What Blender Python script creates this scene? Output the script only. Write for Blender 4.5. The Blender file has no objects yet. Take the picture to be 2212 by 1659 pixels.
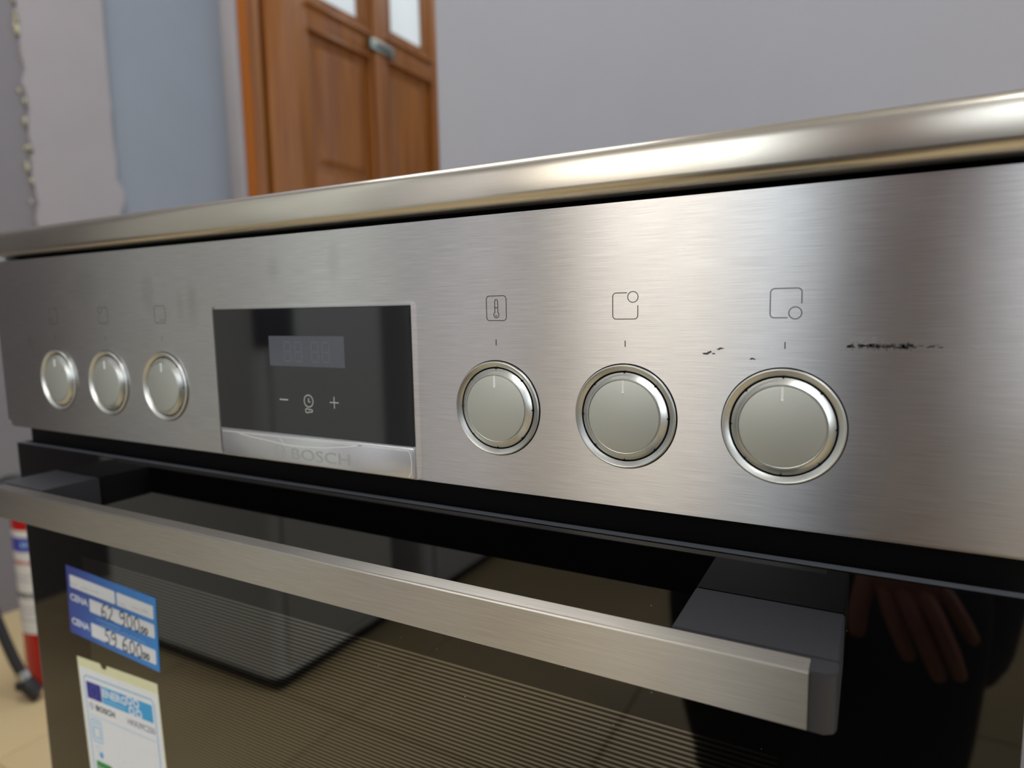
import bpy, bmesh, math, random
from mathutils import Vector, Matrix
random.seed(7)
scene = bpy.context.scene
COL = scene.collection

# ------------------------------------------------------------------ camera
cam_data = bpy.data.cameras.new('camera')
cam = bpy.data.objects.new('camera', cam_data)
COL.objects.link(cam)
scene.camera = cam
CAM = Vector((0.5475, -0.2401, 0.8276))
R0 = Vector((0.8773, 0.4796, -0.0194)); R1 = Vector((0.0389, -0.1113, -0.9930)); R2 = Vector((-0.4784, 0.8704, -0.1163))
R0.normalize(); R2.normalize(); R1 = R2.cross(R0).normalized()
m3 = Matrix((R0, -R1, -R2)).transposed()
cam.matrix_world = Matrix.Translation(CAM) @ m3.to_4x4()
cam_data.sensor_fit = 'HORIZONTAL'; cam_data.sensor_width = 36.0
cam_data.lens = 1435.7 / 2212 * 36
cam_data.clip_start = 0.02; cam_data.clip_end = 60
cam_data.dof.use_dof = True
cam_data.dof.focus_distance = 0.262
cam_data.dof.aperture_fstop = 7.5

# ------------------------------------------------------------------ world, lights, exposure
world = bpy.data.worlds.new('world'); scene.world = world
world.use_nodes = True
bg = world.node_tree.nodes['Background']
bg.inputs[0].default_value = (0.80, 0.88, 1.0, 1); bg.inputs[1].default_value = 0.6

def area_light(name, loc, size_x, size_y, power, color, target):
    l = bpy.data.lights.new(name, 'AREA'); l.shape = 'RECTANGLE'; l.size = size_x; l.size_y = size_y
    l.energy = power; l.color = color
    o = bpy.data.objects.new(name, l); COL.objects.link(o); o.location = loc
    d = Vector(target) - Vector(loc)
    o.rotation_euler = d.to_track_quat('-Z', 'Z').to_euler()
    return o
# daylight through the two windows of the front wall (behind the camera) plus added ceiling fill
area_light('window_daylight_warm', (-0.49, -3.06, 1.75), 0.86, 1.5, 9.0, (1.0, 0.90, 0.76), (-0.49, 0, 1.75))
area_light('window_daylight_pale', (0.14, -3.06, 1.75), 0.30, 1.5, 3.0, (0.86, 0.95, 1.0), (0.14, 0, 1.75))
area_light('window_daylight_cool', (1.56, -3.06, 1.92), 1.2, 1.12, 8.0, (0.86, 0.94, 1.0), (1.56, 0, 1.92))
area_light('window_daylight_side', (2.66, -1.6, 1.65), 1.8, 1.7, 24, (0.90, 0.96, 1.0), (0, -1.6, 1.65))
CEILING_FILL = [(1.75, -1.3, 1.2, 0.6, 30), (-0.85, 0.15, 1.2, 0.8, 20), (-1.0, 3.25, 1.1, 0.4, 7)]   # added ceiling fill: x, y, size x, size y, power
for lx, ly, sx, sy, lp in CEILING_FILL:
    area_light('ceiling_fill_light', (lx, ly, 3.235), sx, sy, lp, (1.0, 0.99, 0.98), (lx, ly, 0))  # invented overhead source that lifts the ambient level

vs = scene.view_settings
vs.view_transform = 'Standard'; vs.look = 'None'; vs.exposure = 0.82; vs.gamma = 1.0; vs.use_curve_mapping = False

# ------------------------------------------------------------------ materials
def lin(h):
    if isinstance(h, str):
        h = h.lstrip('#'); c = [int(h[i:i+2], 16) / 255 for i in (0, 2, 4)]
    else: c = [v / 255 for v in h]
    return tuple(((v + 0.055) / 1.055) ** 2.4 if v > 0.04045 else v / 12.92 for v in c) + (1,)

class NT:
    def __init__(s, name):
        s.m = bpy.data.materials.new(name); s.m.use_nodes = True
        s.t = s.m.node_tree; s.b = s.t.nodes['Principled BSDF']
    def n(s, kind, **kw):
        nd = s.t.nodes.new(kind)
        for k, v in kw.items(): setattr(nd, k, v)
        return nd
    def l(s, a, b): s.t.links.new(a, b)

def set_basic(b, color, rough, metal=0.0, spec=0.5):
    b.inputs['Base Color'].default_value = color if len(color) == 4 else tuple(color) + (1,)
    b.inputs['Roughness'].default_value = rough
    b.inputs['Metallic'].default_value = metal
    b.inputs['Specular IOR Level'].default_value = spec

def plain(name, color, rough=0.5, metal=0.0, spec=0.5, var=0.06, scale=40.0, bump=0.0, stretch=(1, 1, 1)):
    """procedural material: base colour with fine noise variation and optional fine relief"""
    k = NT(name); c = lin(color) if not isinstance(color, tuple) or max(color) > 1.01 else color
    set_basic(k.b, c, rough, metal, spec)
    tc = k.n('ShaderNodeTexCoord'); mp = k.n('ShaderNodeMapping'); mp.inputs['Scale'].default_value = stretch
    k.l(tc.outputs['Object'], mp.inputs['Vector'])
    nz = k.n('ShaderNodeTexNoise'); nz.inputs['Scale'].default_value = scale; nz.inputs['Detail'].default_value = 4
    k.l(mp.outputs['Vector'], nz.inputs['Vector'])
    rp = k.n('ShaderNodeValToRGB')
    rp.color_ramp.elements[0].position = 0.25; rp.color_ramp.elements[1].position = 0.75
    rp.color_ramp.elements[0].color = tuple(v * (1 - var) for v in c[:3]) + (1,)
    rp.color_ramp.elements[1].color = tuple(min(1, v * (1 + var)) for v in c[:3]) + (1,)
    k.l(nz.outputs['Fac'], rp.inputs['Fac']); k.l(rp.outputs['Color'], k.b.inputs['Base Color'])
    if bump:
        bp = k.n('ShaderNodeBump'); bp.inputs['Strength'].default_value = bump; bp.inputs['Distance'].default_value = 0.002
        k.l(nz.outputs['Fac'], bp.inputs['Height']); k.l(bp.outputs['Normal'], k.b.inputs['Normal'])
    return k.m

def brushed(name, color, rough, aniso, tangent=(1, 0, 0), streak=0.10, bump=0.06, scale=(14, 60, 900), smudges=(), rvar=0.04, rot=0.25):
    """stainless steel brushed along X"""
    k = NT(name); c = lin(color)
    set_basic(k.b, c, rough, 1.0)
    k.b.inputs['Anisotropic'].default_value = aniso
    k.b.inputs['Anisotropic Rotation'].default_value = rot
    tv = k.n('ShaderNodeCombineXYZ')
    for i in range(3): tv.inputs[i].default_value = tangent[i]
    k.l(tv.outputs[0], k.b.inputs['Tangent'])
    tc = k.n('ShaderNodeTexCoord'); mp = k.n('ShaderNodeMapping'); mp.inputs['Scale'].default_value = scale
    k.l(tc.outputs['Object'], mp.inputs['Vector'])
    nz = k.n('ShaderNodeTexNoise'); nz.inputs['Scale'].default_value = 4.0; nz.inputs['Detail'].default_value = 3
    nz.inputs['Roughness'].default_value = 0.65
    k.l(mp.outputs['Vector'], nz.inputs['Vector'])
    mr = k.n('ShaderNodeMapRange'); mr.inputs['From Min'].default_value = 0.3; mr.inputs['From Max'].default_value = 0.7
    mr.inputs['To Min'].default_value = 1 - streak; mr.inputs['To Max'].default_value = 1 + streak * 0.6
    k.l(nz.outputs['Fac'], mr.inputs['Value'])
    val = mr.outputs['Result']
    # large soft handling marks (fingerprints, wiped areas)
    n2 = k.n('ShaderNodeTexNoise'); n2.inputs['Scale'].default_value = 26; n2.inputs['Detail'].default_value = 3
    k.l(tc.outputs['Object'], n2.inputs['Vector'])
    for (sx, sz, rx, rz, amt) in smudges:
        sub = k.n('ShaderNodeVectorMath', operation='SUBTRACT'); sub.inputs[1].default_value = (sx, 0, sz)
        k.l(tc.outputs['Object'], sub.inputs[0])
        mul = k.n('ShaderNodeVectorMath', operation='MULTIPLY'); mul.inputs[1].default_value = (1 / rx, 0, 1 / rz)
        k.l(sub.outputs[0], mul.inputs[0])
        ln = k.n('ShaderNodeVectorMath', operation='LENGTH'); k.l(mul.outputs[0], ln.inputs[0])
        a1 = k.n('ShaderNodeMath', operation='MULTIPLY_ADD'); a1.inputs[1].default_value = 1.4; a1.inputs[2].default_value = -0.7
        k.l(n2.outputs['Fac'], a1.inputs[0])
        a2 = k.n('ShaderNodeMath', operation='ADD'); k.l(ln.outputs['Value'], a2.inputs[0]); k.l(a1.outputs[0], a2.inputs[1])
        r = k.n('ShaderNodeMapRange'); r.interpolation_type = 'SMOOTHSTEP'
        r.inputs['From Min'].default_value = 0.1; r.inputs['From Max'].default_value = 1.0
        r.inputs['To Min'].default_value = 1 - amt; r.inputs['To Max'].default_value = 1.0
        k.l(a2.outputs[0], r.inputs['Value'])
        mm = k.n('ShaderNodeMath', operation='MULTIPLY'); k.l(val, mm.inputs[0]); k.l(r.outputs['Result'], mm.inputs[1]); val = mm.outputs[0]
    sc = k.n('ShaderNodeVectorMath', operation='SCALE'); sc.inputs[0].default_value = c[:3]
    k.l(val, sc.inputs['Scale']); k.l(sc.outputs[0], k.b.inputs['Base Color'])
    rr = k.n('ShaderNodeMapRange'); rr.inputs['To Min'].default_value = rough - rvar; rr.inputs['To Max'].default_value = rough + rvar
    k.l(n2.outputs['Fac'], rr.inputs['Value']); k.l(rr.outputs['Result'], k.b.inputs['Roughness'])
    if bump:
        bp = k.n('ShaderNodeBump'); bp.inputs['Strength'].default_value = bump; bp.inputs['Distance'].default_value = 0.0003
        k.l(nz.outputs['Fac'], bp.inputs['Height']); k.l(bp.outputs['Normal'], k.b.inputs['Normal'])
    return k.m

def wood(name, c1, c2, rough=0.25):
    k = NT(name); set_basic(k.b, lin(c1), rough, 0, 0.5)
    tc = k.n('ShaderNodeTexCoord'); mp = k.n('ShaderNodeMapping'); mp.inputs['Scale'].default_value = (14, 14, 0.9)
    k.l(tc.outputs['Object'], mp.inputs['Vector'])
    nz = k.n('ShaderNodeTexNoise'); nz.inputs['Scale'].default_value = 2.2; nz.inputs['Detail'].default_value = 5; nz.inputs['Distortion'].default_value = 0.4
    k.l(mp.outputs['Vector'], nz.inputs['Vector'])
    rp = k.n('ShaderNodeValToRGB'); rp.color_ramp.elements[0].position = 0.3; rp.color_ramp.elements[1].position = 0.72
    rp.color_ramp.elements[0].color = lin(c1); rp.color_ramp.elements[1].color = lin(c2)
    k.l(nz.outputs['Fac'], rp.inputs['Fac']); k.l(rp.outputs['Color'], k.b.inputs['Base Color'])
    k.b.inputs['Specular IOR Level'].default_value = 0.25; k.b.inputs['Coat Weight'].default_value = 0.3; k.b.inputs['Coat Roughness'].default_value = 0.10
    return k.m

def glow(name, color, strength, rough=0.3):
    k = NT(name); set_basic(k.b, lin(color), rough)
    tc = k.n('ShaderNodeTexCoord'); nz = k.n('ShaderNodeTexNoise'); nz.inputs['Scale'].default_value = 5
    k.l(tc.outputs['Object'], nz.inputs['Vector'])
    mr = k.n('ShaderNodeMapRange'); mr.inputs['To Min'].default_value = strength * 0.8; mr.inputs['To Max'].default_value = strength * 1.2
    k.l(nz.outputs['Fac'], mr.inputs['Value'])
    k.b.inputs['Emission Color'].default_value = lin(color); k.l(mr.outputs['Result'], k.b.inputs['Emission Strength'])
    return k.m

def paper_gradient(name, c1, c2, x0, x1):
    k = NT(name); set_basic(k.b, lin(c1), 0.45)
    tc = k.n('ShaderNodeTexCoord'); sp = k.n('ShaderNodeSeparateXYZ'); k.l(tc.outputs['Object'], sp.inputs[0])
    nz = k.n('ShaderNodeTexNoise'); nz.inputs['Scale'].default_value = 28; k.l(tc.outputs['Object'], nz.inputs['Vector'])
    mr = k.n('ShaderNodeMapRange'); mr.inputs['From Min'].default_value = x0; mr.inputs['From Max'].default_value = x1
    k.l(sp.outputs['X'], mr.inputs['Value'])
    ad = k.n('ShaderNodeMath', operation='MULTIPLY_ADD'); ad.inputs[1].default_value = 0.5
    k.l(nz.outputs['Fac'], ad.inputs[0]); 
    s2 = k.n('ShaderNodeMath', operation='SUBTRACT'); s2.inputs[1].default_value = 0.25; k.l(mr.outputs['Result'], s2.inputs[0]); k.l(s2.outputs[0], ad.inputs[2])
    rp = k.n('ShaderNodeValToRGB'); rp.color_ramp.elements[0].color = lin(c1); rp.color_ramp.elements[1].color = lin(c2)
    k.l(ad.outputs[0], rp.inputs['Fac']); k.l(rp.outputs['Color'], k.b.inputs['Base Color'])
    return k.m

def pane_mat(name):
    k = NT(name); t = k.t
    out = [n for n in t.nodes if n.type == 'OUTPUT_MATERIAL'][0]
    tr = k.n('ShaderNodeBsdfTransparent'); gl = k.n('ShaderNodeBsdfGlossy'); gl.inputs['Roughness'].default_value = 0.02
    fr = k.n('ShaderNodeFresnel'); mx = k.n('ShaderNodeMixShader')
    k.l(fr.outputs[0], mx.inputs[0]); k.l(tr.outputs[0], mx.inputs[1]); k.l(gl.outputs[0], mx.inputs[2]); k.l(mx.outputs[0], out.inputs['Surface'])
    return k.m

M = {}
PANEL_SMUDGES = [(0.0412, 0.810, 0.006, 0.006, 0.10), (0.1754, 0.838, 0.007, 0.016, 0.10), (0.2146, 0.835, 0.008, 0.018, 0.14), (0.204, 0.832, 0.006, 0.012, 0.10),
                 (0.2796, 0.8488, 0.006, 0.010, 0.10), (0.3202, 0.8514, 0.006, 0.014, 0.09), (0.11, 0.845, 0.02, 0.02, 0.07), (0.46, 0.772, 0.012, 0.02, 0.05)]
M['panel'] = brushed('brushed_panel_steel', (208, 207, 207), 0.31, 0.97, streak=0.16, bump=0.08, smudges=PANEL_SMUDGES)
M['rim'] = brushed('brushed_frame_steel', (208, 202, 190), 0.25, 0.6, scale=(10, 500, 700), streak=0.04, bump=0.0)
M['handle'] = brushed('brushed_handle_steel', (192, 188, 181), 0.38, 0.93, streak=0.15, scale=(12, 700, 900))
M['satin'] = plain('satin_silver', (208, 210, 206), 0.34, 1.0, var=0.03, scale=1500, bump=0.02)
M['dial'] = plain('frosted_dial_silver', (188, 191, 184), 0.44, 0.85, var=0.03, scale=2500)
M['chrome'] = plain('polished_silver', (226, 228, 228), 0.10, 1.0, var=0.01, scale=300)
M['film'] = plain('silver_under_film', (205, 207, 210), 0.20, 0.75, var=0.02, scale=120)
M['film_line'] = plain('film_crease_gloss', (232, 232, 228), 0.25, 0.2, var=0.02)
M['strip_text'] = plain('embossed_grey', (176, 178, 178), 0.3, 0.6, var=0.02)
M['print'] = plain('black_print', (14, 14, 15), 0.5, var=0.05)
M['print_faint'] = plain('grey_print', (96, 96, 92), 0.5, 0.3, var=0.05)
M['scuff'] = plain('dark_scuff', (58, 58, 60), 0.7, 0.2, var=0.3, scale=900)
M['scratch'] = plain('bare_scratch', (225, 228, 230), 0.3, 1.0, var=0.02)
M['gap'] = plain('black_gap_plastic', (3, 3, 4), 0.6, spec=0.08, var=0.1)
M['glass'] = plain('black_oven_glass', (5, 5, 6), 0.03, spec=0.62, var=0.05)
M['glass_edge'] = plain('ground_glass_edge', (78, 82, 88), 0.45, spec=0.4, var=0.12, scale=900, stretch=(0.1, 1, 1))
M['stripe'] = plain('glossy_line_print', (10, 10, 8), 0.04, spec=2.6, var=0.05)
M['display'] = plain('display_black_glass', (22, 23, 26), 0.05, spec=0.7, var=0.04)
M['lcd'] = plain('lcd_grey', (78, 81, 90), 0.18, spec=0.5, var=0.03, scale=600)
M['lcd_seg'] = plain('lcd_segment', (88, 92, 101), 0.2, var=0.02)
M['symbol'] = plain('symbol_grey_white', (188, 188, 186), 0.4, var=0.02)
M['black_plastic'] = plain('matt_black_plastic', (44, 44, 48), 0.44, spec=0.45, var=0.10, scale=1800, bump=0.05)
M['body'] = plain('dark_side_sheet', (40, 40, 42), 0.45, 0.2, var=0.05)
M['grey_plastic'] = plain('grey_plastic', (150, 150, 152), 0.5, var=0.05)
M['dust'] = plain('dust_white', (220, 220, 218), 0.8, var=0.05)
M['ceramic'] = plain('black_ceramic', (6, 6, 7), 0.05, var=0.05)
# stickers
M['blue_paper'] = paper_gradient('blue_price_card', (50, 66, 148), (54, 134, 206), -0.05, 0.05)
M['white_paper'] = plain('white_paper', (214, 217, 222), 0.5, var=0.02, scale=200)
M['cream_paper'] = plain('cream_backing', (214, 214, 176), 0.6, var=0.03, scale=120)
M['label_white'] = plain('label_white', (222, 226, 230), 0.4, var=0.015, scale=200)
M['sky_blue'] = plain('label_sky_blue', (52, 158, 214), 0.45, var=0.03)
M['light_blue'] = plain('label_pale_blue', (150, 196, 232), 0.45, var=0.03)
M['eu_blue'] = plain('flag_blue', (24, 36, 140), 0.45, var=0.03)
M['star'] = plain('flag_star', (110, 104, 120), 0.5, var=0.03)
M['green'] = plain('label_green', (20, 132, 62), 0.45, var=0.03)
M['green2'] = plain('label_light_green', (92, 176, 60), 0.45, var=0.03)
M['yellow'] = plain('label_yellow', (240, 220, 40), 0.45, var=0.03)
M['orange'] = plain('label_orange', (238, 140, 30), 0.45, var=0.03)
M['red_arrow'] = plain('label_red', (214, 40, 36), 0.45, var=0.03)
M['ink'] = plain('ink_black', (26, 26, 34), 0.5, var=0.05)
M['ink_grey'] = plain('ink_grey', (120, 122, 146), 0.5, var=0.05)
M['text_white'] = plain('text_white', (214, 220, 232), 0.5, var=0.02)
# extinguisher
M['red'] = plain('red_enamel', (176, 16, 12), 0.25, spec=0.5, var=0.04)
M['ext_blue'] = plain('extinguisher_blue', (66, 72, 172), 0.4, var=0.04)
M['ext_white'] = plain('extinguisher_white', (224, 222, 218), 0.4, var=0.03)
M['rubber'] = plain('black_rubber', (24, 25, 27), 0.5, var=0.08)
M['steel_dull'] = plain('dull_steel', (176, 176, 172), 0.35, 1.0, var=0.05)
# room
M['wall_grey'] = plain('lilac_grey_wall_paint', (168, 168, 175), 0.75, spec=0.3, var=0.025, scale=6, bump=0.04)
M['wall_dark'] = plain('darker_grey_wall', (124, 120, 123), 0.8, spec=0.3, var=0.03, scale=6, bump=0.04)  # wall section beside the plaster strip, darker than its neighbours
M['wall_lilac'] = plain('pale_lilac_plaster', (154, 148, 149), 0.8, spec=0.3, var=0.03, scale=8, bump=0.05)
M['wall_blue'] = plain('blue_grey_wall_paint', (136, 142, 151), 0.75, spec=0.3, var=0.035, scale=4, bump=0.04)
M['ceiling'] = plain('white_ceiling_paint', (232, 230, 226), 0.85, var=0.02, scale=5)
M['foam'] = plain('yellowed_foam', (176, 170, 142), 0.9, var=0.25, scale=60)
M['tile'] = plain('beige_floor_tile', (196, 176, 134), 0.35, spec=0.5, var=0.06, scale=3)
M['grout'] = plain('floor_grout', (172, 156, 122), 0.8, var=0.06)
M['wood'] = wood('varnished_door_wood', (120, 66, 18), (154, 96, 32), 0.4)
M['wood_frame'] = plain('orange_frame_wood', (152, 84, 16), 0.55, spec=0.2, var=0.12, scale=30, stretch=(1, 1, 0.08))
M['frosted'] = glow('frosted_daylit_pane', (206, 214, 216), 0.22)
M['lock'] = plain('dull_lock_metal', (150, 158, 150), 0.35, 1.0, var=0.06)
M['pane'] = pane_mat('window_pane')
M['white_frame'] = plain('white_window_frame', (226, 226, 222), 0.4, var=0.02)
M['appliance'] = plain('white_appliance_sheet', (228, 233, 231), 0.32, 0.0, var=0.02, scale=5)
M['appliance2'] = plain('pale_appliance_sheet', (222, 221, 228), 0.32, 0.0, var=0.02, scale=5)
M['dark_trim'] = plain('dark_grey_trim', (18, 18, 20), 0.5, var=0.05)
M['skin'] = plain('skin', (176, 116, 92), 0.5, var=0.06, scale=60)
M['navy'] = plain('navy_cloth', (16, 17, 24), 0.85, var=0.15, scale=300)
M['jacket'] = plain('dark_grey_jacket', (38, 42, 56), 0.8, var=0.12, scale=250)
M['hair'] = plain('dark_hair', (34, 26, 22), 0.6, var=0.2, scale=200)
M['shoe'] = plain('black_shoe', (14, 14, 15), 0.5, var=0.1)
M['phone'] = plain('black_phone_glass', (10, 10, 12), 0.12, var=0.05)

# ------------------------------------------------------------------ helpers
def link(o, parent=None):
    COL.objects.link(o)
    if parent is not None:
        o.parent = parent; o.matrix_parent_inverse = PINV.get(parent.name, Matrix.Identity(4))
    return o
PINV = {}
def empty(name, loc, label=None, cat=None, group=None, kind=None, rot=(0, 0, 0), local=False):
    """an Empty at the thing's base; local=True: children are given in the Empty's own coordinates"""
    o = bpy.data.objects.new(name, None); COL.objects.link(o); o.location = loc; o.rotation_euler = rot
    o.empty_display_size = 0.05
    PINV[o.name] = Matrix.Identity(4) if local else Matrix.Translation(Vector(loc)).inverted()
    tag(o, label, cat, group, kind)
    return o
def tag(o, label=None, cat=None, group=None, kind=None):
    if label: o['label'] = label
    if cat: o['category'] = cat
    if group: o['group'] = group
    if kind: o['kind'] = kind
    return o
def mesh_obj(name, verts, faces, mat, parent=None, smooth=False, auto=None):
    me = bpy.data.meshes.new(name); me.from_pydata([tuple(v) for v in verts], [], faces); me.update()
    bm = bmesh.new(); bm.from_mesh(me); bmesh.ops.recalc_face_normals(bm, faces=bm.faces); bm.to_mesh(me); bm.free()
    return from_mesh(name, me, mat, parent, smooth, auto)
def from_mesh(name, me, mat, parent=None, smooth=False, auto=None):
    me.materials.append(M[mat])
    if smooth or auto:
        me.polygons.foreach_set('use_smooth', [True] * len(me.polygons))
    if auto:
        bm = bmesh.new(); bm.from_mesh(me)
        for e in bm.edges:
            if len(e.link_faces) == 2 and e.calc_face_angle(0) > math.radians(auto): e.smooth = False
        bm.to_mesh(me); bm.free()
    o = bpy.data.objects.new(name, me); link(o, parent)
    if parent is not None and parent.type == 'MESH': o.matrix_parent_inverse = Matrix.Identity(4)
    return o
def from_bm(name, bm, mat, parent=None, smooth=False, auto=None):
    bmesh.ops.recalc_face_normals(bm, faces=bm.faces)
    me = bpy.data.meshes.new(name); bm.to_mesh(me); bm.free()
    return from_mesh(name, me, mat, parent, smooth, auto)
def bm_box(bm, x0, x1, y0, y1, z0, z1):
    r = bmesh.ops.create_cube(bm, size=1.0)['verts']
    for v in r:
        v.co = Vector(((x0 + x1) / 2 + v.co.x * (x1 - x0), (y0 + y1) / 2 + v.co.y * (y1 - y0), (z0 + z1) / 2 + v.co.z * (z1 - z0)))
    return r
def box(name, x0, x1, y0, y1, z0, z1, mat, parent=None, bevel=0.0, seg=2):
    bm = bmesh.new(); bm_box(bm, x0, x1, y0, y1, z0, z1)
    if bevel:
        bmesh.ops.bevel(bm, geom=bm.edges[:], offset=bevel, segments=seg, affect='EDGES', profile=0.5)
    return from_bm(name, bm, mat, parent, auto=40 if bevel else None)
def boxes(name, lst, mat, parent=None, bevel=0.0):
    bm = bmesh.new()
    for b in lst: bm_box(bm, *b)
    if bevel: bmesh.ops.bevel(bm, geom=bm.edges[:], offset=bevel, segments=1, affect='EDGES')
    return from_bm(name, bm, mat, parent)
def rrect(x0, x1, z0, z1, r, n=6):
    pts = []
    for cx, cz, a0 in ((x1 - r, z0 + r, -90), (x1 - r, z1 - r, 0), (x0 + r, z1 - r, 90), (x0 + r, z0 + r, 180)):
        for i in range(n + 1):
            a = math.radians(a0 + 90 * i / n); pts.append((cx + r * math.cos(a), cz + r * math.sin(a)))
    return pts
def circle(cx, cz, r, n=48, a0=0.0):
    return [(cx + r * math.cos(a0 + 2 * math.pi * i / n), cz + r * math.sin(a0 + 2 * math.pi * i / n)) for i in range(n)]
def slab(name, outline, y_back, y_front, mat, parent=None, smooth=False):
    """outline in (x,z), solid between y_back and y_front (front faces -y)"""
    n = len(outline)
    v = [(x, y_front, z) for x, z in outline] + [(x, y_back, z) for x, z in outline]
    f = [tuple(range(n)), tuple(range(2 * n - 1, n - 1, -1))] + [(i, i + n, (i + 1) % n + n, (i + 1) % n) for i in range(n)]
    return mesh_obj(name, v, f, mat, parent, smooth)
def ring_slab(name, outer, inner, levels, mat, parent=None, smooth=True, auto=30):
    """levels: list of loops (list of (x,z), y); skinned together, open ends"""
    v = []; f = []
    n = len(levels[0][0])
    for loop, y in levels:
        v += [(x, y, z) for x, z in loop]
    for k in range(len(levels) - 1):
        for i in range(n):
            a = k * n + i; b = k * n + (i + 1) % n
            f.append((a, b, b + n, a + n))
    return mesh_obj(name, v, f, mat, parent, smooth, auto)
def lathe(name, prof, center, mat, parent=None, axis='-y', n=72, cap0=False, cap1=False, auto=25, sx=1.0):
    """prof: list of (radius, offset along axis)"""
    v = []; f = []
    cx, cy, cz = center
    for r, o in prof:
        for i in range(n):
            a = 2 * math.pi * i / n
            if axis == '-y': v.append((cx + r * math.cos(a), cy - o, cz + r * math.sin(a)))
            else: v.append((cx + r * math.cos(a), cy + r * math.sin(a), cz + o))
    for k in range(len(prof) - 1):
        for i in range(n):
            f.append((k * n + i, k * n + (i + 1) % n, (k + 1) * n + (i + 1) % n, (k + 1) * n + i))
    if cap0: f.append(tuple(range(n)))
    if cap1: f.append(tuple((len(prof) - 1) * n + i for i in range(n)))
    return mesh_obj(name, v, f, mat, parent, True, auto)
def ribbon_geo(pts, w, closed=False):
    n = len(pts); L = []; R = []
    for i in range(n):
        p = Vector(pts[i])
        a = Vector(pts[i - 1]) if (i > 0 or closed) else None
        b = Vector(pts[(i + 1) % n]) if (i < n - 1 or closed) else None
        d1 = (p - a).normalized() if a is not None and (p - a).length > 1e-9 else None
        d2 = (b - p).normalized() if b is not None and (b - p).length > 1e-9 else None
        if d1 is None: d1 = d2
        if d2 is None: d2 = d1
        t = (d1 + d2); t = t.normalized() if t.length > 1e-6 else d1
        nn = Vector((-t.y, t.x)); c = max(0.5, nn.dot(Vector((-d1.y, d1.x))))
        L.append(p + nn * w / 2 / c); R.append(p - nn * w / 2 / c)
    return L, R
def ribbon(name, lines, w, y, mat, parent=None, t=0.00006):
    """flat printed line(s) in the (x,z) plane, standing t proud of y (towards -y)"""
    v = []; f = []
    for pts, closed in lines:
        L, R = ribbon_geo(pts, w, closed); n = len(pts); o = len(v)
        for p in L: v.append((p.x, y - t, p.y))
        for p in R: v.append((p.x, y - t, p.y))
        for i in range(n if closed else n - 1):
            j = (i + 1) % n; f.append((o + i, o + j, o + n + j, o + n + i))
    return mesh_obj(name, v, f, mat, parent)
def tube(name, pts, radii, mat, parent=None, n=14, cap=True):
    """smooth tube through points (Catmull-Rom)"""
    P = [Vector(p) for p in pts]; Q = []; RR = []
    if not isinstance(radii, (list, tuple)): radii = [radii] * len(P)
    for i in range(len(P) - 1):
        p0 = P[max(i - 1, 0)]; p1 = P[i]; p2 = P[i + 1]; p3 = P[min(i + 2, len(P) - 1)]
        for k in range(6):
            t = k / 6
            Q.append(0.5 * ((2 * p1) + (p2 - p0) * t + (2 * p0 - 5 * p1 + 4 * p2 - p3) * t * t + (3 * p1 - p0 - 3 * p2 + p3) * t ** 3)); RR.append(radii[i] * (1 - t) + radii[i + 1] * t)
    Q.append(P[-1]); RR.append(radii[-1])
    v = []; f = []; up = Vector((0, 0, 1))
    for i, q in enumerate(Q):
        d = (Q[min(i + 1, len(Q) - 1)] - Q[max(i - 1, 0)]).normalized()
        a = d.cross(up) if abs(d.z) < 0.95 else d.cross(Vector((0, 1, 0))); a.normalize(); b = d.cross(a)
        for k in range(n):
            an = 2 * math.pi * k / n; v.append(q + (a * math.cos(an) + b * math.sin(an)) * RR[i])
    for i in range(len(Q) - 1):
        for k in range(n): f.append((i * n + k, i * n + (k + 1) % n, (i + 1) * n + (k + 1) % n, (i + 1) * n + k))
    if cap: f.append(tuple(range(n))); f.append(tuple((len(Q) - 1) * n + k for k in range(n)))
    return mesh_obj(name, v, f, mat, parent, True, 50)
def text(name, body, x, z, height, y, mat, parent=None, width=None, bold=0.0, t=0.0001, align='LEFT', shear=0.0):
    """flat lettering facing -y; (x,z) is the lower left of the cap height"""
    cu = bpy.data.curves.new(name, 'FONT'); cu.body = body; cu.size = 1.0; cu.offset = bold; cu.shear = shear; cu.resolution_u = 3
    tmp = bpy.data.objects.new(name + '_tmp', cu); COL.objects.link(tmp)
    bpy.context.view_layer.update()
    me = bpy.data.meshes.new_from_object(tmp.evaluated_get(bpy.context.evaluated_depsgraph_get()))
    bpy.data.objects.remove(tmp); bpy.data.curves.remove(cu)
    xs = [v.co.x for v in me.vertices]; ys = [v.co.y for v in me.vertices]
    x0, x1, z0, z1 = min(xs), max(xs), min(ys), max(ys)
    sz = height / (z1 - z0); sx = sz if width is None else width / (x1 - x0)
    off = 0 if align == 'LEFT' else -(x1 - x0) * sx / 2
    for v in me.vertices:
        v.co = Vector((x + off + (v.co.x - x0) * sx, y - t, z + (v.co.y - z0) * sz))
    me.materials.clear()
    return from_mesh(name, me, mat, parent)

# ================================================================== ROOM
def struct(o): o['kind'] = 'structure'; return o
XL, XR, YF, YB, ZC = -1.57, 2.6, -3.0, 0.65, 3.3
YP = 3.6                                            # end of the passage with the wooden door
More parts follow.
